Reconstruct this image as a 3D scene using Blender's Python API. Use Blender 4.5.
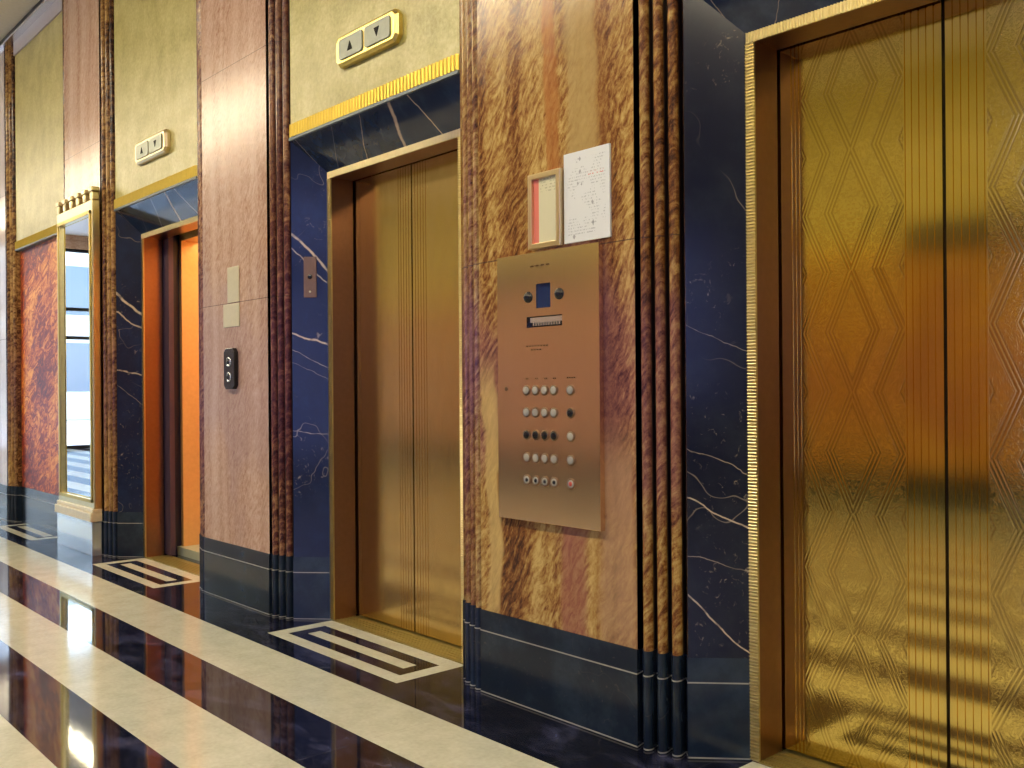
import bpy, math, random
from mathutils import Vector, Matrix
random.seed(7)
S = bpy.context.scene
COL = S.collection
for o in list(bpy.data.objects): bpy.data.objects.remove(o)

# ------------------------------------------------------------------ camera
cam = bpy.data.cameras.new('camera'); cam.sensor_width = 36
cam.lens = 950.7 / 1024 * 36; cam.shift_y = 4.3 / 1024; cam.clip_start = .05
co = bpy.data.objects.new('camera', cam); COL.objects.link(co)
YAW = math.radians(48.07); ROLL = math.radians(.442)
fw = Vector((-math.sin(YAW), math.cos(YAW), 0)); rt = Vector((math.cos(YAW), math.sin(YAW), 0)); up = Vector((0, 0, 1))
r2 = rt * math.cos(ROLL) - up * math.sin(ROLL); u2 = up * math.cos(ROLL) + rt * math.sin(ROLL)
M = Matrix((r2, u2, -fw)).transposed().to_4x4(); M.translation = (0, 0, 1.2)
co.matrix_world = M
S.camera = co
# ------------------------------------------------------------------ exposure
S.view_settings.view_transform = 'Standard'; S.view_settings.look = 'None'
S.view_settings.gamma = 1; S.view_settings.use_curve_mapping = False
S.view_settings.exposure = 0.0
# ------------------------------------------------------------------ sky
W = bpy.data.worlds.new('sky'); S.world = W; W.use_nodes = True
wn = W.node_tree.nodes; wl = W.node_tree.links
sky = wn.new('ShaderNodeTexSky'); sky.sky_type = 'NISHITA'; sky.sun_disc = False
sky.sun_elevation = math.radians(40); sky.sun_rotation = math.radians(200)
wl.new(sky.outputs[0], wn['Background'].inputs[0]); wn['Background'].inputs[1].default_value = 1.9
# ------------------------------------------------------------------ lamps and windows: strengths
LAMP = 38.0; LAMP_COL = (1.0, .86, .60)
WIN = 2.7; WIN_COL = (.15, .26, 1.0)
CAR = 14.0; CAR_COL = (1.0, .72, .40)

def arealight(name, loc, rot, sx, sy, power, col):
    l = bpy.data.lights.new(name, 'AREA'); l.shape = 'RECTANGLE'; l.size = sx; l.size_y = sy; l.energy = power; l.color = col
    o = bpy.data.objects.new(name, l); o.location = loc; o.rotation_euler = rot; COL.objects.link(o); return o

# daylight coming in through the glazed far entrance
po = arealight('far_daylight', (-20.95, -.7, 2.1), (0, -math.pi / 2, 0), 4.2, 5.4, 1, (1, 1, 1)); po.data.cycles.is_portal = True

# ------------------------------------------------------------------ layout numbers (metres; the lift wall runs along x)
YP, YS, YF, YD = 2.419, 2.468, 2.605, 2.745      # pilaster face, surround outer edge, frame front, door leaf
ZF, ZB, ZT, ZC = 2.33, 2.50, .328, .247          # frame top, surround top, base top, cream line
PERIOD = 2.558
CEN = [-1.202 + PERIOD * (1 - i) for i in range(0, 8)]   # bay centres: +1.36, -1.20, -3.76, -6.32, -8.88 ...
HF, HS, HE = .56, .705, .876                      # half widths: frame, surround, to pilaster face
ZCEIL = 4.49
XFAR, XNEAR = -21.0, 6.5
YOPP = -4.05

# ------------------------------------------------------------------ node expressions
class NT:
    def __init__(s, name):
        s.m = bpy.data.materials.new(name); s.m.use_nodes = True
        s.n = s.m.node_tree.nodes; s.l = s.m.node_tree.links
        s.p = s.n['Principled BSDF']
        tc = s.n.new('ShaderNodeTexCoord'); s.obj = tc.outputs['Object']
        sp = s.n.new('ShaderNodeSeparateXYZ'); s.l.new(s.obj, sp.inputs[0])
        s.x, s.y, s.z = [E(s, o) for o in sp.outputs]
    def put(s, v, sock):
        if isinstance(v, E): s.l.new(v.o, sock)
        elif isinstance(v, (int, float)): sock.default_value = v
        else: s.l.new(v, sock)
    def math(s, op, a, b=None, c=None, clamp=False):
        m = s.n.new('ShaderNodeMath'); m.operation = op; m.use_clamp = clamp
        for i, v in enumerate((a, b, c)):
            if v is not None: s.put(v, m.inputs[i])
        return E(s, m.outputs[0])
    def vec(s, x, y, z):
        c = s.n.new('ShaderNodeCombineXYZ')
        for i, v in enumerate((x, y, z)): s.put(v, c.inputs[i])
        return c.outputs[0]
    def noise(s, v, scale=1, detail=4, rough=.5, dist=0):
        n = s.n.new('ShaderNodeTexNoise'); s.l.new(v, n.inputs['Vector'])
        n.inputs['Scale'].default_value = scale; n.inputs['Detail'].default_value = detail
        n.inputs['Roughness'].default_value = rough; n.inputs['Distortion'].default_value = dist
        return E(s, n.outputs['Fac'])
    def voro(s, v, scale, feature='F1'):
        n = s.n.new('ShaderNodeTexVoronoi'); n.feature = feature; s.l.new(v, n.inputs['Vector']); n.inputs['Scale'].default_value = scale
        return E(s, n.outputs['Distance'])
    def ramp(s, v, stops):
        r = s.n.new('ShaderNodeValToRGB'); s.put(v, r.inputs[0]); e = r.color_ramp.elements
        while len(e) < len(stops): e.new(.5)
        for k, (p, c) in enumerate(stops): e[k].position = p; e[k].color = (*c, 1)
        return r.outputs[0]
    def mix(s, f, a, b):
        m = s.n.new('ShaderNodeMix'); m.data_type = 'RGBA'; s.put(f, m.inputs[0])
        for v, i in ((a, 6), (b, 7)):
            if isinstance(v, tuple): m.inputs[i].default_value = (*v, 1)
            else: s.l.new(v, m.inputs[i])
        return m.outputs[2]
    def smooth(s, v, a, b):
        m = s.n.new('ShaderNodeMapRange'); m.interpolation_type = 'SMOOTHSTEP'; s.put(v, m.inputs[0])
        m.inputs[1].default_value = a; m.inputs[2].default_value = b; m.inputs[3].default_value = 0; m.inputs[4].default_value = 1
        return E(s, m.outputs[0])
    def bump(s, h, strength=.3, dist=.002):
        b = s.n.new('ShaderNodeBump'); b.inputs['Strength'].default_value = strength; b.inputs['Distance'].default_value = dist
        s.put(h, b.inputs['Height']); s.l.new(b.outputs[0], s.p.inputs['Normal'])
    def set(s, color=None, rough=.4, metal=0, spec=.5, coat=0):
        if color is not None:
            if isinstance(color, tuple): s.p.inputs['Base Color'].default_value = (*color, 1)
            else: s.l.new(color, s.p.inputs['Base Color'])
        s.put(rough, s.p.inputs['Roughness']); s.p.inputs['Metallic'].default_value = metal
        s.p.inputs['Specular IOR Level'].default_value = spec; s.p.inputs['Coat Weight'].default_value = coat
        s.p.inputs['Coat Roughness'].default_value = .05
        return s.m
class E:
    def __init__(s, t, o): s.t = t; s.o = o
    def __add__(a, b): return a.t.math('ADD', a, b)
    __radd__ = __add__
    def __sub__(a, b): return a.t.math('SUBTRACT', a, b)
    def __rsub__(a, b): return a.t.math('SUBTRACT', b, a)
    def __mul__(a, b): return a.t.math('MULTIPLY', a, b)
    __rmul__ = __mul__
    def __truediv__(a, b): return a.t.math('DIVIDE', a, b)
    def abs(a): return a.t.math('ABSOLUTE', a)
    def frac(a): return a.t.math('FRACT', a)
    def sin(a): return a.t.math('SINE', a)
    def max(a, b): return a.t.math('MAXIMUM', a, b)
    def min(a, b): return a.t.math('MINIMUM', a, b)
    def lt(a, b): return a.t.math('LESS_THAN', a, b)
    def gt(a, b): return a.t.math('GREATER_THAN', a, b)

def plain(name, col, rough=.4, metal=0, spec=.5):
    t = NT(name)
    n = t.noise(t.vec(t.x, t.y, t.z), 40, 3)
    c = t.mix(n, tuple(v * .88 for v in col), tuple(min(1, v * 1.1) for v in col))
    return t.set(c, rough, metal, spec)

def joints(t, zs):
    f = None
    for z in zs:
        g = (t.z - z).abs().lt(.0022)
        f = g if f is None else f.max(g)
    return f

def marble_brown(name, pal, seed, streak=(), ripple=1.0, rough=.20, bandk=.62):
    """polished veined marble; pal = dark, mid, light, pale"""
    t = NT(name)
    warp = t.noise(t.vec(t.x * 1.2 + seed, t.y * 1.2, t.z * .55), 1.0, 3) - .5
    warp2 = t.noise(t.vec(t.x * 4 + seed, t.y * 4, t.z * 2.2), 1.0, 3) - .5
    xx = t.x + warp * .35 + warp2 * .05
    bands = t.noise(t.vec(xx * 7 + seed * 3, t.y * 5, t.z * .30), 1.0, 3, .55)
    # slanting ripples, strong in some vertical bands
    al = t.x * .55 + t.z * .83; ac = t.x * .83 - t.z * .55
    rv = t.vec(al * 9 + warp * 5 + seed, t.y * 9, ac * 34 + warp2 * 5)
    rip = t.noise(rv, 1.5, 6, .70, .35)
    fine = t.noise(t.vec(t.x, t.y, t.z * .6), 70, 5, .75)
    gate = t.smooth(t.noise(t.vec(xx * 5 + seed + 9, t.y * 3, t.z * .25), 1.0, 2), .36, .52)
    v = (bands - .5) * bandk + .5 + (rip - .5) * (gate * .7 + .3) * (.85 * ripple) + (fine - .5) * .36
    col = t.ramp(v, [(.30, pal[0]), (.42, pal[1]), (.52, pal[2]), (.66, pal[3])])
    # purple-red veining, plus cool daylight reflection painted in around mid height
    cl = t.smooth(t.noise(t.vec(t.x * 2 + seed, t.y * 2, t.z * 1.1 + 4), 1.0, 3) - (t.z - 1.25).abs() * .28, .28, .46)
    col = t.mix(cl * .8, col, t.ramp(v, [(.32, pal[4]), (.5, pal[5]), (.68, pal[6])]))
    for (x0, w, z0, z1, c) in streak:   # smooth wide veins
        d = (t.x - x0 + warp2 * .15 + warp * .12 + (rip - .5) * .03).abs()
        f = (1 - t.smooth(d, w * .6, w * 1.05)) * t.smooth(t.z, z0 - .12, z0 + .12) * (1 - t.smooth(t.z, z1 - .12, z1 + .12))
        s2 = t.noise(t.vec(xx * 38, t.y * 30, t.z * .7), 1.0, 3)
        col = t.mix(f * .72, col, t.mix(s2 + (rip - .5) * .8, tuple(k * .72 for k in c), tuple(k * 1.15 for k in c)))
    j = joints(t, (1.695, 3.038, 4.38))
    col = t.mix(j * .7, col, (.05, .03, .03))
    t.bump(v * .5 + rip * .5, .25, .003)
    return t.set(col, rough, 0, .45)

def marble_dark(name, base=(.010, .014, .035), cloud=(.013, .020, .058), vein=(.62, .50, .36), veins=(), seed=0, amount=.5, rough=.07, alongy=False):
    t = NT(name)
    s = t.x
    w = (t.noise(t.vec(t.x * 6 + seed, t.y * 6, t.z * 6), 1.0, 4) - .5)
    c1 = t.noise(t.vec(t.x * 3 + seed, t.y * 3, t.z * 3), 1.6, 6, .65)
    col = t.mix(t.smooth(c1, .42, .72), base, cloud)
    n = t.noise(t.vec(t.x * 1.6 + seed * 2 + t.z * .8, t.y * 1.6, t.z * 1.5 - t.x * .5), 1.3, 3, .5, .2)
    m = t.smooth(t.noise(t.vec(t.x + seed, t.y, t.z), 1.7, 2), .46, .62)
    v = (1 - t.smooth((n - .5).abs(), .0004, .0035)) * m * (amount * .35)
    sp = t.smooth(t.noise(t.vec(t.x, t.y, t.z), 30, 4, .7, 1.2), .60, .72) * t.smooth(t.noise(t.vec(t.x + seed, t.y, t.z), 2.5, 2), .48, .6) * (.5 * amount)
    col = t.mix(v.max(sp), col, vein)
    for (s0, z0, s1, z1, wd, br) in veins:
        k = (z1 - z0) / (s1 - s0)
        d = (t.z - (s - s0) * k - z0 + w * .07).abs()
        f = (1 - t.smooth(d, wd * .35, wd)) * s.gt(s0 - .001) * s.lt(s1 + .001)
        brk = t.smooth(t.noise(t.vec(t.x * 20, t.y * 20, t.z * 20), 1, 2), .30, .5) * .6 + .4
        col = t.mix(f * brk * br, col, vein)
    return t.set(col, rough, 0, .38)

GOLD_PAL = ((.050, .018, .010), (.20, .075, .022), (.37, .21, .060), (.58, .41, .14), (.075, .025, .040), (.24, .095, .085), (.45, .25, .14))
PINK_PAL = ((.15, .06, .035), (.36, .19, .12), (.53, .35, .26), (.66, .50, .39), (.24, .13, .13), (.42, .27, .23), (.58, .44, .38))
M_P = {
  1: marble_brown('marble_gold_brown', GOLD_PAL, 1.3),
  2: marble_brown('marble_amber_veined', GOLD_PAL, 4.0, rough=.14, streak=((.165, .085, 1.85, 5, (.42, .29, .11)), (.01, .05, 1.75, 5, (.42, .16, .04)), (-.33, .05, .3, 1.25, (.62, .45, .17)), (.31, .085, .3, 1.0, (.46, .28, .15)), (.12, .08, .2, .8, (.34, .13, .09)))),
  3: marble_brown('marble_rosy_tan', PINK_PAL, 8.2, ripple=.55, rough=.20, bandk=.3),
  5: marble_brown('marble_pale_lavender', ((.36, .28, .26), (.50, .42, .42), (.62, .55, .56), (.74, .68, .68), (.4, .34, .38), (.55, .5, .55), (.7, .66, .7)), 3.1, ripple=.4, rough=.1, bandk=.3),
  4: marble_brown('marble_pale_pink', PINK_PAL, 2.7, ripple=.5, rough=.20, bandk=.3),
}
DARK_PAL = ((.012, .006, .005), (.05, .018, .010), (.20, .09, .03), (.50, .30, .10), (.02, .008, .012), (.09, .03, .03), (.30, .14, .08))
M_FLD = marble_brown('marble_dark_flute', DARK_PAL, 5.1, ripple=1.0)
M_FLM = marble_brown('marble_wine_flute', ((.03, .010, .012), (.11, .035, .030), (.30, .14, .07), (.52, .32, .15), (.05, .015, .03), (.16, .05, .06), (.36, .18, .13)), 6.1, ripple=1.0)
M_RED = None
def marble_red():
    t = NT('marble_red_orange')
    w = t.noise(t.vec(t.x * 3, t.y * 3, t.z * 3), 1, 3) - .5
    n = t.noise(t.vec(t.x * 4 + t.z * 2 + w * 3, t.y, t.z * 7 - t.x * 3), 1.7, 6, .7, 1.8)
    big = t.noise(t.vec(t.x * 1.5, t.y, t.z * .9), 1.2, 3)
    v = n * .7 + big * .5 - .1
    col = t.ramp(v, [(.36, (.06, .006, .010)), (.46, (.26, .025, .010)), (.52, (.60, .14, .015)), (.62, (.88, .42, .08))])
    return t.set(col, .38, 0, .25)
M_RED = marble_red()
M_NAVY = marble_dark('marble_navy', seed=3, amount=.5)
M_BASE = marble_dark('marble_black_base', base=(.010, .018, .034), cloud=(.024, .040, .064), seed=5, amount=.10, rough=.16)
M_LINTEL = marble_dark('marble_navy_lintel', base=(.010, .018, .045), cloud=(.03, .045, .08), seed=9, amount=.9)
M_GROOVE_SHADE = plain('painted_groove_shade', (.020, .010, .008), .3)
M_CREAMLINE = plain('inlay_cream', (.33, .33, .29), .3)

def plaster():
    t = NT('plaster_yellow')
    a = t.noise(t.vec(t.x, t.y, t.z), 5, 5, .6); b = t.noise(t.vec(t.x, t.y, t.z), 45, 4, .7)
    v = a * .55 + b * .45
    col = t.ramp(v, [(.36, (.30, .26, .065)), (.5, (.43, .39, .13)), (.64, (.56, .52, .22))])
    t.bump(b, .25, .003)
    return t.set(col, .33, 0, .5)
M_PL = plaster()
M_GOLD = plain('gilt_metal', (.64, .47, .09), .34, 1)
M_SILL = plain('dull_brass_sill', (.36, .30, .10), .4, .7)
M_BRASS_TRIM = plain('pale_brass', (.72, .63, .36), .30, 1)
M_JAMB = plain('bronze_jamb', (.32, .18, .13), .30, 1)
M_STEEL_EDGE = plain('grey_edge_metal', (.16, .20, .23), .45, .3)
M_DARK = plain('black_metal', (.012, .012, .016), .4)
M_WHITE_METAL = plain('bright_metal', (.85, .85, .88), .25, .9)
M_CEIL = plain('ceiling_cream', (.80, .77, .76), .55)
M_FRIEZE = plain('frieze_grey', (.42, .38, .42), .4)

def door_mat():
    t = NT('etched_brass')
    ax = t.x.abs()
    ph = ((t.z - .806) / .375).frac()
    tri = 1 - (ph * 2 - 1).abs()
    d = ax - tri * .080
    inr = t.math('MULTIPLY', ax.lt(.168), 1)
    # two nested bands of three lines
    def band(o):
        g = d - o
        s = (g * (2 * math.pi / .0125)).sin() * .5 + .5
        return s * g.gt(-.0005) * g.lt(.0375)
    ln = (band(-.019).max(band(.066)).max(band(.151))) * inr
    inband = (((d + .019).gt(0) * (d + .019).lt(.0375)).max((d - .066).gt(0) * (d - .066).lt(.0375))) * inr
    sc = t.smooth(t.noise(t.vec(ax * 1.0, t.y * 0, t.z), 62, 2, .5, 2.2), .42, .58)
    fill = sc * inr * (1 - inband)
    col = t.mix(ln * .55 + fill * .25, (.90, .70, .22), (.42, .28, .07))
    n = t.noise(t.vec(t.x * 3, t.y, t.z * 1.2), 1.0, 3)
    t.bump(ln * -1.0 + fill * -.30 + t.noise(t.vec(t.x, t.y, t.z), 90, 3) * .03, .13, .0012)
    r = n * .04 + ln * .05 + fill * .03 + .075
    return t.set(col, r, 1)
M_DOOR = door_mat()
def door_mat2():
    t = NT('brushed_brass')
    ax = t.x.abs()
    ph = ((t.z - .806) / .375).frac(); tri = 1 - (ph * 2 - 1).abs(); d = ax - tri * .08
    f = t.smooth(t.noise(t.vec(t.x * 6, t.y, t.z * .8 + t.x), 2, 4, .6, 1.5), .4, .6)
    g = (((d + .019).gt(0) * (d + .019).lt(.0375)).max((d - .066).gt(0) * (d - .066).lt(.0375))) * ax.lt(.17)
    col = t.mix(f * .14 + g * .10, (.74, .54, .24), (.62, .44, .18))
    t.bump(g * .3 + t.noise(t.vec(t.x, t.y, t.z), 90, 3) * .1, .08, .001)
    return t.set(col, f * .03 + .17, 1)
M_DOOR2 = door_mat2()

# ------------------------------------------------------------------ mesh helpers
class MB:
    def __init__(s): s.v = []; s.f = []; s.mi = []
    def face(s, pts, mi=0):
        k = len(s.v); s.v += [tuple(p) for p in pts]; s.f.append(tuple(range(k, k + len(pts)))); s.mi.append(mi)
    def solid(s, vs, fs, mi=0):
        k = len(s.v); s.v += [tuple(p) for p in vs]
        for f in fs: s.f.append(tuple(k + i for i in f)); s.mi.append(mi)
    def box(s, a, b, mi=0):
        (x0, y0, z0), (x1, y1, z1) = a, b
        s.solid([(x0,y0,z0),(x1,y0,z0),(x1,y1,z0),(x0,y1,z0),(x0,y0,z1),(x1,y0,z1),(x1,y1,z1),(x0,y1,z1)],
                [(0,3,2,1),(4,5,6,7),(0,1,5,4),(1,2,6,5),(2,3,7,6),(3,0,4,7)], mi)
    def prism(s, poly, z0, z1, mi=0):
        """poly in xy, counter-clockwise seen from above"""
        n = len(poly)
        s.solid([(x, y, z0) for x, y in poly] + [(x, y, z1) for x, y in poly],
                [tuple(range(n))[::-1], tuple(range(n, 2 * n))] + [(i, (i + 1) % n, n + (i + 1) % n, n + i) for i in range(n)], mi)
    def prismY(s, poly, y0, y1, mi=0):
        """poly in xz, extruded along y (y0 in front)"""
        n = len(poly)
        s.solid([(x, y0, z) for x, z in poly] + [(x, y1, z) for x, z in poly],
                [tuple(range(n)), tuple(range(n, 2 * n))[::-1]] + [((i + 1) % n, i, n + i, n + (i + 1) % n) for i in range(n)], mi)
    def lathe(s, prof, c, n=20, mi=0):
        """profile (r, d) turned about the -y axis at c; d = distance out of the wall"""
        k = len(s.v); m = len(prof)
        for i in range(n):
            a = 2 * math.pi * i / n
            for r, d in prof: s.v.append((c[0] + r * math.cos(a), c[1] - d, c[2] + r * math.sin(a)))
        for i in range(n):
            j = (i + 1) % n
            for q in range(m - 1):
                s.f.append((k + i * m + q, k + i * m + q + 1, k + j * m + q + 1, k + j * m + q)); s.mi.append(mi)
        s.f.append(tuple(k + i * m + m - 1 for i in range(n))); s.mi.append(mi)
    def build(s, name, mats, parent=None, origin=None, smooth=False, bevel=0, rel=None):
        o0 = Vector(origin if origin else (0, 0, 0))
        base = Vector(parent['_o']) if parent is not None and '_o' in parent.keys() else None
        sub = base if base is not None else o0
        me = bpy.data.meshes.new(name)
        me.from_pydata([tuple(Vector(v) - sub) for v in s.v], [], s.f)
        if not isinstance(mats, (list, tuple)): mats = [mats]
        for m in mats: me.materials.append(m)
        for p, i in zip(me.polygons, s.mi): p.material_index = i; p.use_smooth = smooth
        me.update(); me.validate()
        import bmesh
        b = bmesh.new(); b.from_mesh(me); bmesh.ops.remove_doubles(b, verts=b.verts, dist=1e-6); bmesh.ops.recalc_face_normals(b, faces=b.faces); b.to_mesh(me); b.free()
        o = bpy.data.objects.new(name, me); COL.objects.link(o)
        if parent is not None: o.parent = parent; o['_o'] = tuple(sub)
        else: o.location = o0; o['_o'] = tuple(o0)
        if bevel:
            m = o.modifiers.new('bevel', 'BEVEL'); m.width = bevel; m.segments = 2; m.limit_method = 'ANGLE'; m.angle_limit = math.radians(40)
        return o
def tag(o, label=None, cat=None, group=None, kind=None):
    if label: o['label'] = label
    if cat: o['category'] = cat
    if group: o['group'] = group
    if kind: o['kind'] = kind
    return o
def empty(name, loc, label=None, cat=None, group=None, kind=None):
    o = bpy.data.objects.new(name, None); o.empty_display_size = .1; o.location = loc; o['_o'] = tuple(loc); COL.objects.link(o)
    return tag(o, label, cat, group, kind)
def struct(o, label=None): o['kind'] = 'structure'; (label and tag(o, label)); return o
def recenter(o, c):
    """give a child its own origin (used for materials laid out about the object's middle)"""
    d = Vector(c) - Vector(o['_o'])
    o.data.transform(Matrix.Translation(-d)); o.location = d; o['_o'] = tuple(c)
    return o

# ------------------------------------------------------------------ floor
def floor_mats():
    t = NT('floor_cream_marble')
    n = t.noise(t.vec(t.x, t.y, t.z), 9, 5, .6); b = t.noise(t.vec(t.x, t.y, t.z), 60, 3)
    j = ((t.x / .92).frac() - .5).abs().gt(.4986)
    c = t.ramp(n * .6 + b * .4, [(.35, (.51, .52, .42)), (.65, (.64, .66, .56))])
    cream = t.set(t.mix(j * .35, c, (.3, .27, .2)), .10, 0, .5)
    t = NT('floor_black_marble')
    n = t.noise(t.vec(t.x * 2, t.y * 4, t.z), 2.2, 6, .65, .6)
    c = t.mix(t.smooth(n, .45, .75), (.006, .007, .016), (.050, .056, .125))
    v = t.noise(t.vec(t.x * 1.3 + t.y, t.y * 2, t.z), 1.5, 3, .5, .5)
    ve = (1 - t.smooth((v - .5).abs(), .0005, .003)) * .12
    c = t.mix(ve, c, (.35, .32, .30))
    j = ((t.x / .92).frac() - .5).abs().gt(.4986)
    c = t.mix(j * .5, c, (.12, .12, .13))
    t.bump(t.noise(t.vec(t.x * 5, t.y * 5, t.z), 1, 3), .05, .004)
    black = t.set(c, .045, 0, .6)
    return cream, black
M_CR, M_BK = floor_mats()
def build_floor():
    m = MB(); X0, X1 = XFAR - .3, XNEAR + .3
    edges = [2.11, 1.80, 1.522, 1.227, .941]
    ys = [5.2, 2.60] 
    y = .941; k = 1
    step = .291
    while y - step > YOPP + .75: y -= step; edges.append(round(y, 4))
    if len(edges) % 2: edges.append(YOPP + .45)
    # borders and stripes (front of the mat row to the far side)
    def q(x0, x1, y0, y1, mi): m.face([(x0, y0, 0), (x1, y0, 0), (x1, y1, 0), (x0, y1, 0)], mi)
    q(X0, X1, YOPP - .3, edges[-1], 1)
    for i in range(len(edges) - 1): q(X0, X1, edges[i + 1], edges[i], i % 2)
    A, B = 2.235, 2.600
    q(X0, X1, edges[0], A, 1); q(X0, X1, B, 5.2, 1)
    x = X0
    for c in sorted(CEN):
        a, b = c - .553, c + .553
        q(x, a, A, B, 1); x = b
        # mat: cream border, black ring, cream bar (pattern laid in the floor)
        xs = [a, a + .078, a + .150, b - .150, b - .078, b]
        yy = [A, A + .072, A + .140, B - .155, B - .085, B]
        for i in range(5):
            for j in range(5):
                r = min(i, j, 4 - i, 4 - j)
                q(xs[i], xs[i + 1], yy[j], yy[j + 1], 0 if r != 1 else 1)
    q(x, X1, A, B, 1)
    return struct(m.build('floor', [M_CR, M_BK]), 'polished floor of cream and black marble stripes with inlaid mats at the lifts')
build_floor()

# ------------------------------------------------------------------ ceiling, cornice
m = MB(); m.box((XFAR - .3, YOPP - .3, ZCEIL), (XNEAR + .3, 5.2, ZCEIL + .2)); struct(m.build('ceiling', M_CEIL))
m = MB(); m.box((XFAR, 2.405, 4.440), (XNEAR, 2.86, ZCEIL)); struct(m.build('trim_1', M_DARK), 'dark cornice line under the ceiling')
m = MB(); m.box((XFAR, 2.395, 4.422), (XNEAR, 2.86, 4.440)); struct(m.build('trim_2', M_WHITE_METAL), 'bright metal edge of the cornice')

# ------------------------------------------------------------------ zig-zag ribbed strips
def ribbed(m, p0, p1, width_vec, out, pitch, amp, thick, mi=0):
    """ribs across the direction p0->p1; a solid strip of the given thickness"""
    p0, p1, w, o = map(Vector, (p0, p1, width_vec, out))
    L = (p1 - p0).length; n = max(2, int(L / pitch)); 
    pts = []
    for i in range(n):
        for fr, h in ((.06, 0), (.30, .8), (.5, 1), (.70, .8), (.94, 0)):
            pts.append((p0 + (p1 - p0) * ((i + fr) / n), h * amp))
    pts = [(p0, 0)] + pts + [(p1, 0)]
    k = len(m.v)
    for p, h in pts:
        a = p + o * (thick + h)
        m.v += [tuple(a), tuple(a + w), tuple(p + w), tuple(p)]
    for i in range(len(pts) - 1):
        b = k + 4 * i
        for q in range(4):
            m.f.append((b + q, b + (q + 1) % 4, b + 4 + (q + 1) % 4, b + 4 + q)); m.mi.append(mi)
    m.f.append((k, k + 1, k + 2, k + 3)); m.f.append(tuple(k + 4 * (len(pts) - 1) + q for q in (3, 2, 1, 0))); m.mi += [mi, mi]

# ------------------------------------------------------------------ pilasters
def flute_profile(x0, y0, x1, y1, off=0.0):
    """points from the face edge to the surround edge: three rolls and a fillet"""
    a = Vector((x0, y0)); b = Vector((x1, y1)); d = (b - a); L = d.length; d /= L
    n = Vector((d.y, -d.x))
    if n.y > 0: n = -n
    P = []
    def at(s, h): p = a + d * s + n * (h + off); P.append((p.x, p.y))
    s = 0.0; at(0, 0)
    r = .0170; g = .017
    at(.001, -.042); s = g
    for k in range(3):
        at(s, -.045)
        for i in range(9):
            th = math.pi * i / 8
            at(s + r - r * math.cos(th), .024 * math.sin(th) - .016)
        s += 2 * r
        at(s, -.045); s += g
    at(s, -.016); at(L, 0)
    return P
def pilaster_poly(xl, xr, xsl, xsr, off=0.0):
    R = flute_profile(xr, YP, xsr, YS, off)
    Lp = flute_profile(xl, YP, xsl, YS, off)[::-1]
    return [(xsl, 2.79)] + Lp + R + [(xsr, 2.79)]     # ccw seen from above? fixed by recalculating normals
PIL_LABEL = {
  1: 'fluted brown marble pilaster past the etched brass lift doors',
  2: 'gold-brown veined marble pilaster carrying the large brass button panel',
  3: 'rosy tan marble pilaster with two small brass plates and a black call box',
  4: 'pale pink marble pilaster behind the gold-framed mirror',
  5: 'pale marble pilaster at the far edge beyond the red marble wall',
}
piers = {}
for i in range(1, 7):
    cR, cL = CEN[i - 1], CEN[i]        # bay to the right, bay to the left of the pier
    xr, xl = cR - HE, cL + HE; xsr, xsl = cR - HS, cL + HS
    xc = (xl + xr) / 2
    t = empty('marble_pilaster', (xc, YP, 0), PIL_LABEL.get(i, 'pale marble pilaster deeper down the lobby out of view'), 'pilaster', 'marble pilasters between the lift bays')
    mt = M_P.get(i, M_P[4])
    poly = pilaster_poly(xl, xr, xsl, xsr)
    m = MB(); m.prism([(xsl, 2.79), (xsl + .02, YS + .12), (xl, YP + .09), (xl, YP), (xr, YP), (xr, YP + .09), (xsr - .02, YS + .12), (xsr, 2.79)], ZT, 4.4215); sh = m.build('shaft', mt, t)
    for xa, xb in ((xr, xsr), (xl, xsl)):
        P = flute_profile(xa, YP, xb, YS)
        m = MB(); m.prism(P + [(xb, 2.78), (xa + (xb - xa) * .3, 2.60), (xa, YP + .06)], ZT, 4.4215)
        fe = m.build('fluted_edge', [{1: M_P[1], 2: M_P[1], 3: M_FLM}.get(i, M_FLD), M_GROOVE_SHADE], t)
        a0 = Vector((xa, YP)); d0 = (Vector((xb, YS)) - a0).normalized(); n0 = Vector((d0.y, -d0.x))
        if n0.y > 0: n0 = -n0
        for p in fe.data.polygons:      # groove walls and bottoms painted dark for the shade between the rolls
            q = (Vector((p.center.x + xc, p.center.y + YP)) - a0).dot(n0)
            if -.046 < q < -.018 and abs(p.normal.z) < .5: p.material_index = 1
    # base block slightly proud, with the cream inlay line
    pb = pilaster_poly(xl, xr, xsl, xsr, .005)
    m = MB(); m.prism(pb, 0, ZT); base = m.build('base', M_BASE, t)
    pi = pilaster_poly(xl, xr, xsl, xsr, .0062)
    m = MB(); m.prism(pi, ZC - .0022, ZC + .0022); m.prism(pi, .003, .0075);
    m.build('inlay_line', M_CREAMLINE, base)
    piers[i] = t

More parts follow.
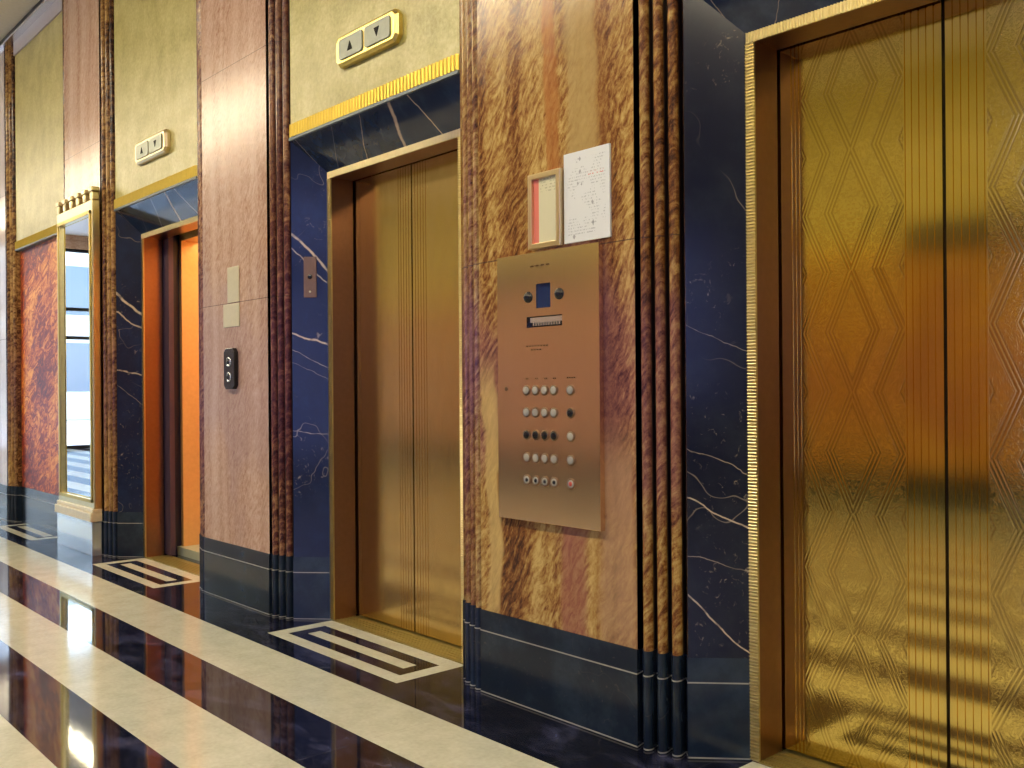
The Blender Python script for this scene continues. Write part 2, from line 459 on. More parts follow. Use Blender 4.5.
# ------------------------------------------------------------------ the lift wall: plaster panels, surrounds, gold bands
n_trim = [3]
def trim_name(): n_trim[0] += 1; return 'trim_%d' % n_trim[0]
SURV = {  # explicit veins on the surround's near-left jamb: x along the jamb from its outer edge, height
  1: [(-.10, .86, .10, .72, .004, .9), (-.10, 1.02, .10, .90, .002, .5), (-.10, .56, .12, .28, .0045, .9), (-.1, .66, .1, .60, .002, .5), (-.1, 1.42, .1, 1.30, .002, .4)],
  2: [(-.10, 2.06, .10, 1.78, .012, .9), (-.1, 1.97, .10, 1.72, .006, .7), (-.1, 1.51, .1, 1.41, .006, .9), (-.1, 1.43, .1, 1.28, .003, .5), (-.1, .99, .1, .95, .003, .5), (-.1, 1.35, .1, 1.24, .002, .3)],
  3: [(-.10, 1.93, .10, 1.72, .016, .9), (-.1, 1.80, .1, 1.62, .008, .8), (-.1, 1.36, .1, 1.30, .007, .7), (-.1, 1.28, .1, 1.05, .003, .4)],
}
LINV = {2: [(-.28, 2.2, -.27, 2.6, .01, .0)]}
def lintel_mat(i):
    t = NT('marble_navy_lintel_veined')
    c1 = t.noise(t.vec(t.x * 3 + i, t.y * 3, t.z * 3), 2.6, 6, .65)
    col = t.mix(t.smooth(c1, .42, .72), (.008, .018, .050), (.025, .045, .09))
    w = t.noise(t.vec(t.x * 8 + i, t.y * 8, t.z * 8), 1, 4) - .5
    for x0, k, wd, br in ((.16, .35, .016, .75), (.37, -.45, .005, .9), (-.12, .8, .003, .6), (-.38, .9, .002, .35), (-.62, -.5, .003, .4)):
        d = (t.x - x0 - (t.z - 2.42) * k + w * .05).abs()
        col = t.mix((1 - t.smooth(d, wd * .3, wd)) * br, col, (.60, .46, .32))
    return t.set(col, .08, 0, .55)
def surround(i, c):
    t = empty(trim_name(), (c, YS, 0), kind='structure')
    tag(t, {0: 'navy marble surround of a lift bay outside the view', 1: 'black veined marble surround around the etched brass lift doors', 2: 'navy marble surround with cream veins around the closed plain lift doors',
            3: 'navy marble surround around the open lift doorway'}[i])
    for s in (-1, 1):
        xs, xf = c + s * HS, c + s * HF
        m = MB()
        vs = [(xs, YS, ZT), (xf, YF, ZT), (xf, 2.80, ZT), (xs, 2.80, ZT), (xs, YS, ZB), (xf, YF, ZF), (xf, 2.80, ZF), (xs, 2.80, ZB)]
        m.solid(vs, [(0,1,2,3),(4,5,6,7),(0,1,5,4),(1,2,6,5),(2,3,7,6),(3,0,4,7)])
        jm = marble_dark('marble_navy_jamb', seed=i * 3 + s, veins=SURV.get(i, []) if s < 0 else [], amount=.85, base=(.010, .012, .026) if i == 1 else (.010, .015, .042), cloud=(.018, .022, .035) if i == 1 else (.014, .024, .070), rough=.16)
        j = m.build('jamb', jm, t); recenter(j, ((xs + xf) / 2, YS, 0))
        m = MB(); e = .005
        m.prism([(xs, YS - e), (xf, YF - e), (xf, 2.80), (xs, 2.80)], 0, ZT)
        b = m.build('base', M_BASE, t)
        m = MB(); e = .0062
        for z0, z1 in ((ZC - .0022, ZC + .0022), (.003, .0075)):
            m.prism([(xs, YS - e), (xf, YF - e), (xf, 2.75), (xs, 2.75)], z0, z1)
        m.build('inlay_line', M_CREAMLINE, b)
    m = MB()
    vs = [(c-HS, YS, ZB), (c+HS, YS, ZB), (c+HF, YF, ZF), (c-HF, YF, ZF), (c-HS, 2.80, ZB), (c+HS, 2.80, ZB), (c+HF, 2.80, ZF), (c-HF, 2.80, ZF)]
    m.solid(vs, [(0,1,2,3),(4,5,6,7),(0,1,5,4),(1,2,6,5),(2,3,7,6),(3,0,4,7)])
    m.build('lintel', lintel_mat(i), t)
for i in range(0, 8):
    c = CEN[i]
    m = MB(); m.box((c - HS + .001, YS, ZB + .014), (c + HS - .001, 2.80, 4.30)); struct(m.build('wall_right', M_PL, None, (c, YS, ZB)), 'yellow mottled plaster wall above a lift bay')
    m = MB(); m.box((c - HS + .001, YS - .012, 4.30), (c + HS - .001, 2.80, 4.4215)); struct(m.build(trim_name(), M_FRIEZE, None, (c, YS, 4.3)), 'grey band under the cornice')
    b = MB(); ribbed(b, (c - HS + .002, YS, ZB + .016), (c + HS - .002, YS, ZB + .016), (0, 0, .066), (0, -1, 0), .026, .012, .004)
    g = b.build(trim_name(), M_GOLD, None, (c, YS, ZB)); struct(g, 'fluted gilt band above lift bay')
    m = MB(); m.box((c - HS, YS - .012, ZB), (c + HS, YS + .1, ZB + .014)); m.build('edge_strip', M_STEEL_EDGE, g)
    if i in (0, 1, 2, 3): surround(i, c)
    else:
        m = MB(); m.box((c - HS + .006, 2.50, ZT), (c + HS - .006, 2.80, ZB)); struct(m.build('wall_recess', M_RED, None, (c, 2.5, 0)), 'red and orange marble wall slab in a closed bay')
        m = MB(); m.box((c - HS + .006, 2.494, 0), (c + HS - .006, 2.80, ZT)); m.box((c - HS + .006, 2.4925, ZC - .002), (c + HS - .006, 2.6, ZC + .002), 1)
        struct(m.build('baseboard_recess', [M_BASE, M_CREAMLINE], None, (c, 2.5, 0)), 'black marble base under the red marble wall slab')
# backing behind everything, with a gap where the open lift stands
m = MB()
cO = CEN[3]
m.box((XFAR, 4.95, 0), (XNEAR, 5.15, ZCEIL)); m.box((XFAR, 2.82, 2.36), (XNEAR, 2.90, ZCEIL))
for x0, x1 in ((XFAR, cO - HS - .5), (cO + HS + .5, XNEAR)): m.box((x0, 2.90, 0), (x1, 3.0, ZCEIL))
struct(m.build('wall_back', M_DARK))

# ------------------------------------------------------------------ lift doors
def leaf(c_panel, side, parent, mat, x_in, x_out, y=YD):
    """side -1: left leaf (seam on its right). x_in = seam edge, x_out = outer edge"""
    lo, hi = min(x_in, x_out), max(x_in, x_out)
    pts = [(lo, y)]
    def groove(x): pts.extend([(x - .0025, y), (x - .0012, y + .0035), (x + .0012, y + .0035), (x + .0025, y)])
    gs = [x_in + side * k for k in (.022, .044, .066, .088, .108)] + [c_panel + side * k for k in (.176, .190, .204)]
    for x in sorted(gs):
        if lo + .004 < x < hi - .004: groove(x)
    pts += [(hi, y), (hi, y + .03), (lo, y + .03)]
    m = MB(); m.prism(pts, .012, ZF + .03)
    o = m.build('door_leaf', mat, parent); recenter(o, (c_panel, y, 0)); return o
def lift_door(i, c, n, open_=False):
    d = empty('door_%d' % n, (c, YF, 0), kind='structure')
    tag(d, {0: 'lift doors outside the view', 1: 'large brass lift doors etched with diamond pattern, nearest the camera', 2: 'closed plain brass lift doors between two marble pilasters', 3: 'open lift doorway glowing orange inside'}[i])
    fw_ = .033
    m = MB()
    for s in (-1, 1):
        x0 = c + s * HF; x1 = c + s * (HF - fw_)
        ribbed(m, (min(x0, x1), YF, .004), (min(x0, x1), YF, ZF - fw_), (fw_, 0, 0), (0, -1, 0), .0105, .006, .005)
    ribbed(m, (c - HF, YF, ZF - fw_), (c + HF, YF, ZF - fw_), (0, 0, fw_), (0, -1, 0), .0105, .006, .005)
    fr = m.build('frame', M_BRASS_TRIM, d)
    m = MB()
    for s in (-1, 1):
        a, b = sorted((c + s * HF, c + s * (HF - fw_ + .004)))
        m.box((a, YF, 0), (b, YD - .010, ZF))
    m.box((c - HF + .029, YF, ZF - fw_ + .004), (c + HF - .029, YD - .010, ZF))
    m.build('jamb', M_JAMB, d)
    m = MB(); m.box((c - HF + .029, 2.602, -.01), (c + HF - .029, YD + .02, .004))
    for k in range(5): m.box((c - HF + .03, 2.612 + k * .024, .004), (c + HF - .03, 2.622 + k * .024, .0065))
    m.build('sill', M_SILL, d)
    seam = c + (.006 if i == 1 else -.02)
    mt = M_DOOR if i < 2 else M_DOOR2
    if not open_:
        leaf(seam - .287, -1, d, mt, seam - .005, c - HF - .01)
        leaf(seam + .287, 1, d, mt, seam + .005, c + HF + .01)
        m = MB(); m.box((c - HF, YD + .031, 0), (c + HF, YD + .04, ZF + .03)); m.build('gap_shadow_backing', M_DARK, d)
    else:
        m = MB(); m.box((c - HF - .25, YD, .012), (c - HF + .125 - .0, YD + .035, ZF + .03)); m.build('door_leaf', plain('leaf_edge_plum', (.10, .07, .12), .35, .5), d)
        m = MB(); m.box((c + HF - .03, YD, .012), (c + HF + .25, YD + .035, ZF + .03)); m.build('door_leaf', M_DOOR2, d)
    return d
for k, i in enumerate((0, 1, 2, 3)): lift_door(i, CEN[i], k + 1, i == 3)

# ------------------------------------------------------------------ the open lift's car
cx = CEN[3]
M_CARW = plain('car_orange_wood', (.85, .52, .20), .25, .3)
M_CARF = plain('car_floor_sill', (.42, .45, .32), .4)
M_NAVYMET = plain('shaft_navy', (.01, .012, .05), .3)
car = empty('elevator_car', (cx, 2.86, 0), 'orange wood lift car standing open behind the doorway', 'elevator car')
xl, xr, y0, y1 = cx - .482, cx + .482, 2.86, 4.5
m = MB()
m.box((xl - .04, y0, .0), (xl, y0 + .14, 2.42)); m.box((xr, y0, .0), (xr + .04, y0 + .14, 2.42)); m.box((xl, y0, 2.30), (xr, y0 + .14, 2.42))
m.build('entrance_frame', M_CARW, car)
m = MB()
for a, b in (((xl - .2, y0 + .14, 0), (xl - .17, y1, 2.5)), ((xr + .17, y0 + .14, 0), (xr + .2, y1, 2.5)), ((xl - .2, y1, 0), (xr + .2, y1 + .03, 2.5)),
             ((xl - .2, y0 + .10, 0), (xl - .04, y0 + .14, 2.5)), ((xr + .04, y0 + .10, 0), (xr + .2, y0 + .14, 2.5))): m.box(a, b)
m.build('wall_panel', M_CARW, car)
m = MB(); m.box((xl - .2, y0 + .02, 2.5), (xr + .2, y1, 2.53)); m.build('canopy', M_CARW, car)
m = MB(); m.box((xl - .2, y0 - .03, .0), (xr + .2, y1, .06)); m.build('car_floor', M_CARF, car)
m = MB(); m.box((xl - .45, 2.80, 0), (xl - .041, 2.86, 2.6)); m.box((xr + .041, 2.80, 0), (xr + .45, 2.86, 2.6)); m.build('shaft_panel', M_NAVYMET, car)
def emis(name, col, st):
    mt = bpy.data.materials.new(name); mt.use_nodes = True; p = mt.node_tree.nodes['Principled BSDF']
    p.inputs['Base Color'].default_value = (.8, .8, .8, 1); p.inputs['Emission Color'].default_value = (*col, 1); p.inputs['Emission Strength'].default_value = st
    return mt
m = MB(); m.box((cx - .3, 3.2, 2.47), (cx + .3, 4.1, 2.499)); cl = m.build('car_lamp', emis('car_lamp_glow', CAR_COL, CAR), car)

# ------------------------------------------------------------------ button panel on the pilaster
def tmet(name, col, rough, v=.06):
    t = NT(name)
    n = t.noise(t.vec(t.x * 160, t.y * 160, t.z * 2.5), 1, 3)
    a = t.noise(t.vec(t.x, t.y, t.z), 3, 2)
    t.bump(n, .12, .0006)
    return t.set(t.mix(n, tuple(k * .86 for k in col), col), a * v + rough, 1)
M_PANEL = tmet('brushed_bronze', (.92, .72, .52), .14)
M_PLATE = tmet('satin_brass_plate', (.82, .66, .40), .28)
M_BTN = plain('button_pale', (.36, .35, .30), .22)
M_RIM = plain('button_rim', (.22, .13, .07), .3, .8)
M_BLACK = plain('gloss_black', (.008, .008, .010), .12)
M_REDB = plain('button_red', (.55, .06, .03), .3)
M_SCREEN = plain('screen_dark_blue', (.01, .03, .10), .1)
PX0, PX1, PZ0, PZ1, PY = -2.747, -2.218, .708, 1.698, 2.395
pan = empty('elevator_control_station', ((PX0 + PX1) / 2, PY, PZ0), 'tall bronze lift button panel with rows of round buttons on the veined pilaster', 'control panel')
def rect_hole_plate(m, x0, x1, z0, z1, y0, y1, holes):
    """plate with rectangular openings, cut into strips"""
    xs = sorted({x0, x1, *[h[0] for h in holes], *[h[1] for h in holes]}); zs = sorted({z0, z1, *[h[2] for h in holes], *[h[3] for h in holes]})
    def inh(x, z): return any(a < x < b and c < z < d for a, b, c, d in holes)
    nx, nz = len(xs) - 1, len(zs) - 1
    solid = [[not inh((xs[i] + xs[i+1]) / 2, (zs[j] + zs[j+1]) / 2) for j in range(nz)] for i in range(nx)]
    for i in range(nx):
        for j in range(nz):
            if not solid[i][j]: continue
            a, b, c, d = xs[i], xs[i+1], zs[j], zs[j+1]
            m.face([(a, y0, c), (b, y0, c), (b, y0, d), (a, y0, d)]); m.face([(a, y1, c), (a, y1, d), (b, y1, d), (b, y1, c)])
            if i == 0 or not solid[i-1][j]: m.face([(a, y0, c), (a, y0, d), (a, y1, d), (a, y1, c)])
            if i == nx-1 or not solid[i+1][j]: m.face([(b, y0, c), (b, y1, c), (b, y1, d), (b, y0, d)])
            if j == 0 or not solid[i][j-1]: m.face([(a, y0, c), (a, y1, c), (b, y1, c), (b, y0, c)])
            if j == nz-1 or not solid[i][j+1]: m.face([(a, y0, d), (b, y0, d), (b, y1, d), (a, y1, d)])
SC = (-2.531, -2.456, 1.492, 1.581); SL = (-2.583, -2.397, 1.423, 1.463)
m = MB(); rect_hole_plate(m, PX0, PX1, PZ0, PZ1, PY, YP - .002, [SC, SL]); m.build('faceplate', M_PANEL, pan)
m = MB(); m.box((SC[0], PY + .010, SC[2]), (SC[1], PY + .018, SC[3])); m.build('display_screen', M_SCREEN, pan)['label'] = 'small dark blue display'
m = MB(); m.box((SL[0], PY + .014, SL[2]), (SL[1], PY + .02, SL[3]), 0)
m.box((SL[0] + .016, PY + .004, SL[2] + .018), (SL[1] - .004, PY + .014, SL[3] - .004), 1)
for k in range(11): m.box((SL[0] + .030 + k * .0135, PY + .004, SL[2] + .006), (SL[0] + .036 + k * .0135, PY + .012, SL[2] + .018), 1)
m.build('slot_grille', [M_BLACK, M_WHITE_METAL], pan)['label'] = 'black slot with a silver toothed bar'
for x, z in ((-2.573, 1.536), (-2.411, 1.537)):
    m = MB(); m.lathe([(.021, 0), (.021, .003), (.018, .0045), (.0165, .008), (.012, .013), (.006, .0155), (.001, .016)], (x, PY, z), 24)
    m.build('knob', M_BLACK, pan, smooth=True)['label'] = 'round black dome'
rows = [(1.192, 'pppp', 'p'), (1.111, 'pppp', 'k'), (1.028, 'kkkk', 'p'), (.944, 'pppp', 'p'), (.861, 'cccc', 'r')]
for z, four, one in rows:
    for k, x in enumerate((-2.585, -2.537, -2.489, -2.441, -2.357)):
        ty = (four + one)[k]
        m = MB(); m.lathe([(.0195, 0), (.0195, .003), (.0165, .0045), (.0145, .0030)], (x, PY, z), 20, 0)
        m.lathe([(.0142, .002), (.0136, .0055), (.011, .0065), (.001, .0068)], (x, PY, z), 20, 1)
        if ty == 'c':    # black button with a pale crescent
            m.lathe([(.0075, .0066), (.0070, .0078), (.001, .008)], (x + .003, PY, z), 12, 2)
        if ty == 'r': m.lathe([(.0085, .0066), (.008, .0080), (.001, .0082)], (x + .001, PY, z), 12, 2)
        mats = {'p': [M_RIM, M_BTN, M_BTN], 'k': [M_RIM, M_BLACK, M_BLACK], 'c': [M_RIM, M_BTN, M_BLACK], 'r': [M_RIM, M_BTN, M_REDB]}[ty]
        o = m.build('button', mats, pan, smooth=True)
        if ty == 'r': o['label'] = 'pale button with a red centre'
        elif ty == 'k': o['label'] = 'black button'
        elif ty == 'c': o['label'] = 'pale button with a black centre'
m = MB(); m.lathe([(.008, 0), (.008, .002), (.006, .003), (.001, .003)], (-2.699, PY, 1.198), 14); m.build('key_lock', M_RIM, pan, smooth=True)
# faint engraved captions, too small to read in the photograph
def caption(x, z, w, n):
    m = MB(); top = []; bot = []
    for k in range(n):      # one engraved line of small uneven letters
        a = x + k * w / n; e = a + w / n * .62
        bot += [(a, z), (e, z), (e, z + .0012), (x + (k + 1) * w / n, z + .0012)]; top += [(a, z + .006), (e, z + .006), (e, z + .0018), (x + (k + 1) * w / n, z + .0018)]
    m.prismY(bot + top[::-1], PY - .0006, PY + .0004); m.build('engraved_caption', M_RIM, pan)
for x in (-2.59, -2.54, -2.49, -2.445): caption(x, 1.232, .018, 2)
caption(-2.375, 1.233, .045, 4); caption(-2.56, 1.645, .11, 4); caption(-2.585, 1.352, .12, 8); caption(-2.56, 1.338, .06, 4)

# framed certificate and paper notice
fx = (-2.570, -2.403, 1.710, 1.985)
cf = empty('framed_certificate', ((fx[0] + fx[1]) / 2, YP, fx[2]), 'small brass-framed certificate with a red left margin above the button panel', 'framed certificate')
m = MB(); b_ = .020
rect_hole_plate(m, fx[0], fx[1], fx[2], fx[3], YP - .026, YP - .002, [(fx[0] + b_, fx[1] - b_, fx[2] + b_, fx[3] - b_)])
m.build('frame', M_PLATE, cf, bevel=.002)
def cert():
    t = NT('certificate_paper')
    lx = t.x; lz = t.z
    c = t.mix(lx.lt(-.036), (.66, .64, .42), (.75, .22, .16))
    ln = ((lz / .011).frac().gt(.6)) * lx.gt(-.028) * lx.lt(.05) * t.noise(t.vec(lx * 90, 0 * lx, (lz / .011)), 1, 1).gt(.5) * lz.gt(.20)
    c = t.mix(ln * .35, c, (.1, .08, .06))
    return t.set(c, .25)
m = MB(); m.box((fx[0] + b_ - .002, YP - .014, fx[2] + b_ - .002), (fx[1] - b_ + .002, YP - .010, fx[3] - b_ + .002)); m.build('sheet', cert(), cf)['label'] = 'cream sheet with a red left margin'
nx = (-2.397, -2.178, 1.713, 2.031)
def notice():
    t = NT('printed_notice')
    z = t.z; x = t.x
    row = (z / .0105).frac().gt(.55)
    words = t.noise(t.vec(x * 170, x * 0, (z / .0105)), 1, 1, .5).gt(.53)
    area = t.noise(t.vec(x * 14 + 3, x * 0, z * 12), 1, 1).gt(.50)
    mrg = x.abs().lt(.09) * z.gt(.025) * z.lt(.295)
    c = t.mix(row * words * area * mrg * .38, (.72, .76, .74), (.10, .13, .14))
    red = row * words * x.gt(.005) * x.lt(.085) * (z - .232).abs().lt(.006)
    c = t.mix(red * .8, c, (.7, .15, .1))
    for dx, dz, r in ((-.03, .245, .006), (-.022, .20, .004), (.03, .13, .006), (.032, .06, .007), (-.06, .02, .007), (-.04, .205, .005), (-.03, .29, .006)):
        d = (x - dx).abs() + (z - dz).abs() * .7
        c = t.mix(d.lt(r) * .55, c, (.08, .10, .10))
    return t.set(c, .35)
m = MB(); m.box((nx[0], YP - .010, nx[2]), (nx[1], YP - .001, nx[3]))
pn = m.build('paper_notice', notice(), None, ((nx[0] + nx[1]) / 2, YP, nx[2]), bevel=.001)
tag(pn, 'white printed paper notice on the pilaster beside the framed certificate', 'paper notice')

# ------------------------------------------------------------------ call box and plates on the rosy pilaster
def plate(x0, x1, z0, z1, label, mat, th=.006):
    m = MB(); m.box((x0, YP - th, z0), (x1, YP - .0005, z1)); o = m.build('brass_plate', mat, None, ((x0 + x1) / 2, YP, z0), bevel=.002)
    return o
M_PALEB = plain('pale_gold_plate', (.66, .60, .42), .3, .35)
p1 = plate(-5.105, -4.963, 1.697, 1.898, '', M_PALEB); tag(p1, 'upper pale brass plate on the rosy pilaster, above the joint line', 'wall plate')
p2 = plate(-5.160, -4.960, 1.560, 1.690, '', M_PALEB); tag(p2, 'lower wide pale brass plate directly above the black call box', 'wall plate')
cb = empty('call_box', (-5.05, YP, 1.207), 'black lift call box with two round pale buttons below the brass plates', 'call box')
m = MB()
x0, x1, z0, z1, ch = -5.117, -4.984, 1.207, 1.438, .022
m.prismY([(x0 + ch, z0), (x1 - ch, z0), (x1, z0 + ch), (x1, z1 - ch), (x1 - ch, z1), (x0 + ch, z1), (x0, z1 - ch), (x0, z0 + ch)], YP - .026, YP - .0005)
m.build('housing', M_BLACK, cb, bevel=.003)
for z in (1.361, 1.276):
    m = MB(); m.lathe([(.028, 0), (.028, .004), (.022, .006), (.021, .004), (.001, .004)], (-5.052, YP - .026, z), 20, 0); m.lathe([(.017, .003), (.016, .010), (.001, .011)], (-5.052, YP - .026, z), 20, 1)
    m.build('button', [M_WHITE_METAL, M_BLACK], cb, smooth=True)

# key plate on the navy splay of the plain doors
c2 = CEN[2]
A = Vector((c2 - HS, YS, 0)); B = Vector((c2 - HF, YF, 0)); dd = (B - A).normalized(); nn = Vector((dd.y, -dd.x, 0))
mid = (A + B) / 2
kp = empty('key_plate', (mid.x, mid.y, 1.682), 'small bronze plate with a black keyhole on the navy marble jamb', 'key plate')
def oriented(m):
    R = Matrix(((dd.x, -nn.x, 0), (dd.y, -nn.y, 0), (0, 0, 1)))   # local x along jamb, local y into the wall
    m.v = [tuple(R @ Vector(v) + Vector((mid.x, mid.y, 1.682))) for v in m.v]
m = MB(); m.box((-.034, -.006, 0), (.034, -.0003, .212)); oriented(m); m.build('plate', plain('bronze_key_plate', (.20, .12, .09), .5, .3), kp, bevel=.0015)
m = MB(); m.lathe([(.013, 0), (.013, .003), (.009, .006), (.001, .006)], (0, -.006, .108), 16); oriented(m); m.build('keyhole', M_BLACK, kp, smooth=True)
m = MB(); m.lathe([(.006, 0), (.006, .002), (.001, .0025)], (0, -.006, .030), 12); oriented(m); m.build('screw', M_PALEB, kp, smooth=True)

# ------------------------------------------------------------------ arrow lanterns above the doors
M_LENS = plain('lantern_lens', (.30, .34, .26), .3, 0, .3)
M_MATT = plain('matt_black', (.006, .006, .006), .6, 0, .1)
M_LANT = plain('lantern_brass', (.80, .62, .20), .3, 1)
def lantern(c, w, z0, z1, label, brass):
    t = empty('arrow_lantern', (c, YS, z0), label, 'lift arrow lantern', 'arrow lanterns over the lift doors')
    x0, x1 = c - w / 2, c + w / 2; ch = .03; dep = .036
    m = MB()
    out = [(x0 + ch, z0), (x1 - ch, z0), (x1, z0 + ch), (x1, z1 - ch), (x1 - ch, z1), (x0 + ch, z1), (x0, z1 - ch), (x0, z0 + ch)]
    ins = .014
    inn = [(x0 + ch + .004, z0 + ins), (x1 - ch - .004, z0 + ins), (x1 - ins, z0 + ch + .004), (x1 - ins, z1 - ch - .004), (x1 - ch - .004, z1 - ins), (x0 + ch + .004, z1 - ins), (x0 + ins, z1 - ch - .004), (x0 + ins, z0 + ch + .004)]
    n = 8; vs = [(x, YS - .0005, z) for x, z in out] + [(x, YS - dep * .62, z) for x, z in out] + [(x, YS - dep, z) for x, z in inn]
    fs = [tuple(range(n))[::-1], tuple(range(2 * n, 3 * n))]
    for a in (0, n):
        for i in range(n): j = (i + 1) % n; fs.append((a + i, a + j, a + n + j, a + n + i))
    m.solid(vs, fs); m.build('housing', brass, t, bevel=.002)
    hw = w * .41
    for s in (-1, 1):
        a = c + s * (hw * .5 + .006) ; lw = hw * .5 - .004
        zc = (z0 + z1) / 2; hh = (z1 - z0) / 2 - .027
        m = MB(); m.prismY([(a - lw, zc - hh + .01), (a - lw + .01, zc - hh), (a + lw - .01, zc - hh), (a + lw, zc - hh + .01), (a + lw, zc + hh - .01), (a + lw - .01, zc + hh), (a - lw + .01, zc + hh), (a - lw, zc + hh - .01)], YS - dep - .007, YS - dep + .001)
        ln = m.build('lens', M_LENS, t, bevel=.0015)
        m = MB(); q = .021
        tri = [(a - q, zc - q), (a + q, zc - q), (a, zc + q)] if s < 0 else [(a - q, zc + q), (a, zc - q), (a + q, zc + q)]
        m.prismY(tri, YS - dep - .009, YS - dep - .006); m.build('arrow', M_MATT, ln)
lantern(-3.71, .515, 2.742, 2.893, 'brass arrow lantern above the closed plain lift doors', M_LANT)
lantern(-6.29, .535, 2.742, 2.893, 'pale brass arrow lantern above the open lift doorway', M_PLATE)

# ------------------------------------------------------------------ gold-framed mirror on the pale pink pilaster
mx0, mx1 = CEN[4] + HE - .01, CEN[3] - HE + .015
my = YP - .0075
mir = empty('gilt_mirror', ((mx0 + mx1) / 2, my, .28), 'tall gold-framed mirror with a toothed crest on the pale pink pilaster', 'mirror')
zb_, zt_ = .285, 2.60
m = MB(); rect_hole_plate(m, mx0, mx1, zb_, zt_, my - .055, my, [(mx0 + .060, mx1 - .060, zb_ + .12, zt_ - .10)])
m.build('frame', M_BRASS_TRIM, mir, bevel=.006)
m = MB(); m.box((mx0 + .035, my - .062, zb_ + .10), (mx0 + .06, my - .056, zt_ - .075)); m.box((mx1 - .06, my - .062, zb_ + .10), (mx1 - .035, my - .056, zt_ - .075))
m.box((mx0 + .035, my - .062, zt_ - .10), (mx1 - .035, my - .056, zt_ - .075)); m.box((mx0 + .035, my - .062, zb_ + .10), (mx1 - .035, my - .056, zb_ + .125))
m.build('inner_bead', M_GOLD, mir)
t = NT('mirror_glass'); M_MIRROR = t.set((.90, .95, .95), .015, 1)
m = MB(); m.box((mx0 + .058, my - .035, zb_ + .118), (mx1 - .058, my - .030, zt_ - .098)); m.build('glass', M_MIRROR, mir)
m = MB(); m.box((mx0 - .006, my - .085, zb_ - .035), (mx1 + .006, my, zb_ + .03)); m.box((mx0 - .002, my - .07, zb_ + .03), (mx1 + .002, my, zb_ + .06))
m.build('ledge', plain('ledge_pale_gold', (.80, .70, .48), .35, .4), mir, bevel=.006)
m = MB(); m.box((mx0 + .01, my - .07, 0), (mx1 - .01, my, zb_ - .036)); tp = NT('plinth_pale_reflection'); mp = tp.set((.62, .70, .74), .12, .7)  # added plinth; its pale colour stands in for a bright reflection on the base
m.build('plinth', mp, mir, bevel=.003)['label'] = 'added pale plinth with a bright reflection put into its colour'
nT = 6
for k in range(nT):
    xk = mx0 + .03 + (mx1 - mx0 - .06) * k / (nT - 1)
    m = MB(); m.box((xk - .028, my - .055, zt_), (xk + .028, my - .002, zt_ + .06)); m.box((xk - .036, my - .062, zt_ + .06), (xk + .036, my - .002, zt_ + .095))
    m.build('crest_tooth', M_BRASS_TRIM, mir, bevel=.008)

# ------------------------------------------------------------------ opposite wall, ends, daylight
M_OPP = marble_brown('marble_opposite', GOLD_PAL, 11.0, rough=.15)
M_OPP2 = marble_brown('marble_opposite_rosy', ((.14, .06, .045), (.32, .17, .13), (.46, .29, .23), (.60, .44, .36), (.20, .10, .11), (.38, .24, .24), (.55, .42, .40)), 12.0, rough=.15, bandk=.4)
opp = empty('wall_left', (0, 0, 0), kind='structure')
WINS = [(-2.9, .3, .3, 3.9), (4.3, 6.4, 1.0, 3.3)]
def seg(x0, x1):
    if x0 < -6.2 < x1: seg(x0, -6.2); x0 = -6.2
    M_S = M_OPP if x0 >= -6.2 else M_OPP2
    m = MB(); m.box((x0, YOPP - .25, ZT), (x1, YOPP, 2.60)); m.build('marble_slab', M_S, opp)
    m = MB(); m.box((x0, YOPP - .25, 0), (x1, YOPP + .005, ZT)); m.build('base', M_BASE, opp)
    m = MB(); m.box((x0, YOPP - .25, 2.68), (x1, YOPP, ZCEIL)); m.build('plaster_panel', M_PL, opp)
    m = MB(); m.box((x0, YOPP - .25, 2.60), (x1, YOPP + .02, 2.68)); m.build('gilt_band', M_GOLD, opp)
for a, b in ((-4.56, .35), (-11.0, -8.2)):
    m = MB(); m.box((a, YOPP - .1, 2.56), (b, YOPP + .10, 2.84)); m.build('dark_lintel', M_DARK, opp)
xs = [XFAR]
for a, b, _, _ in sorted(WINS): xs += [a, b]
xs += [XNEAR]
for k in range(0, len(xs), 2): seg(xs[k], xs[k + 1])
M_PANE = emis('daylit_glass', WIN_COL, WIN)
for k, (a, b, wz0, wz1) in enumerate(sorted(WINS)):
    w = empty('window_%d' % (k + 1), ((a + b) / 2, YOPP, 0), kind='structure')
    m = MB(); m.box((a, YOPP - .20, wz0), (b, YOPP - .18, wz1)); m.build('glass_pane', M_PANE, w)
    m = MB(); m.box((a, YOPP - .25, 0), (b, YOPP, wz0)); m.box((a, YOPP - .25, wz1), (b, YOPP, ZCEIL)); m.build('surround', M_BASE, w)
    m = MB(); n = 3
    for q in range(n + 1): x = a + (b - a) * q / n; m.box((x - .04, YOPP - .18, wz0), (x + .04, YOPP - .08, wz1))
    for z in (wz0, wz0 + .8, wz0 + 1.7, wz1 - .06): m.box((a, YOPP - .178, z), (b, YOPP - .09, z + .06))
    m.build('mullions', M_GOLD, w)
m = MB(); m.box((XNEAR, YOPP - .3, 0), (XNEAR + .2, 5.2, ZCEIL)); struct(m.build('wall_near', M_PL))
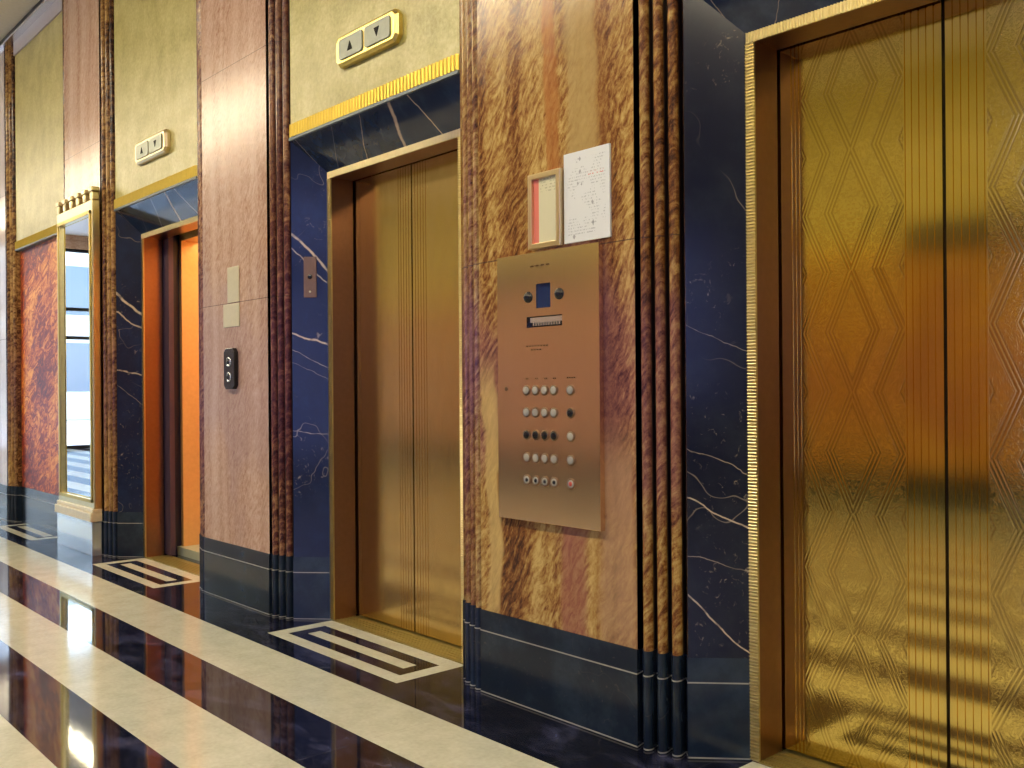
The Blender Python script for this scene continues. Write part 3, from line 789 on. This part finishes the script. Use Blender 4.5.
# far end: glazed entrance towards the street
far = empty('wall_far', (0, 0, 0), kind='structure')
m = MB(); m.box((XFAR - .2, 2.0, 0), (XFAR, 5.2, ZCEIL)); m.box((XFAR - .2, YOPP - .3, 0), (XFAR, -3.4, ZCEIL)); m.box((XFAR - .2, -3.4, 4.2), (XFAR, 2.0, ZCEIL))
m.build('slab', M_P[4], far)
wf = empty('window_9', (XFAR, -.7, 0), kind='structure')
m = MB()
for y in (-3.4, -2.3, -1.2, -.1, 1.0, 1.94): m.box((XFAR - .12, y, 0), (XFAR - .04, y + .06, 4.2))
for z in (0, 2.3, 2.9, 4.14): m.box((XFAR - .12, -3.4, z), (XFAR - .04, 2.0, z + .07))
m.build('mullions', M_DARK, wf)
t = NT('clear_glass'); t.set((.95, .98, 1), .02, 0)
tr = t.n.new('ShaderNodeBsdfTransparent'); mx = t.n.new('ShaderNodeMixShader'); mx.inputs[0].default_value = .08
t.l.new(tr.outputs[0], mx.inputs[1]); t.l.new(t.p.outputs[0], mx.inputs[2]); t.l.new(mx.outputs[0], t.n['Material Output'].inputs[0]); M_GLASS = t.m
m = MB(); m.box((XFAR - .085, -3.4, .02), (XFAR - .08, 2.0, 4.2)); m.build('glass_pane', M_GLASS, wf)
m = MB(); m.box((XFAR - 40, -30, -.2), (XFAR - .25, 30, -.02)); struct(m.build('pavement', plain('pale_pavement', (.5, .5, .48), .7)))
bd = empty('street_building', (XFAR - 22, 0, 0), 'pale building across the street beyond the glazed entrance', 'building')
m = MB(); m.box((XFAR - 30, -25, 0), (XFAR - 22, 25, 8)); m.build('facade', plain('pale_facade', (.6, .58, .52), .8), bd)
for r in range(2):
    for q in range(14):
        m = MB(); m.box((XFAR - 22.02, -24 + q * 3.5, 1.2 + r * 3.3), (XFAR - 21.97, -22.2 + q * 3.5, 3.3 + r * 3.3)); m.build('window', plain('dark_window', (.08, .12, .18), .1) if (r, q) == (0, 0) else bpy.data.materials['dark_window'], bd)

# ------------------------------------------------------------------ ceiling lamps
M_LAMP = emis('lamp_glow', LAMP_COL, LAMP)
for k, x in enumerate([-18.5, -14.5, -10.5, -6.5, -2.5, 1.5, 5.0]):
    hl = 1.9 if x < 4 else 1.2
    t = empty('ceiling_lamp', (x, -.2, ZCEIL), 'long linear lamp on the lobby ceiling, above the picture', 'ceiling lamp', 'linear lamps along the lobby ceiling')
    m = MB(); m.box((x - hl, -.34, ZCEIL - .05), (x + hl, -.06, ZCEIL - .001)); m.build('housing', M_GOLD, t)
    m = MB(); m.box((x - hl + .03, -.32, ZCEIL - .075), (x + hl - .03, -.08, ZCEIL - .0501)); m.build('diffuser', M_LAMP, t)

for o in bpy.data.objects:
    if '_o' in o.keys(): del o['_o']
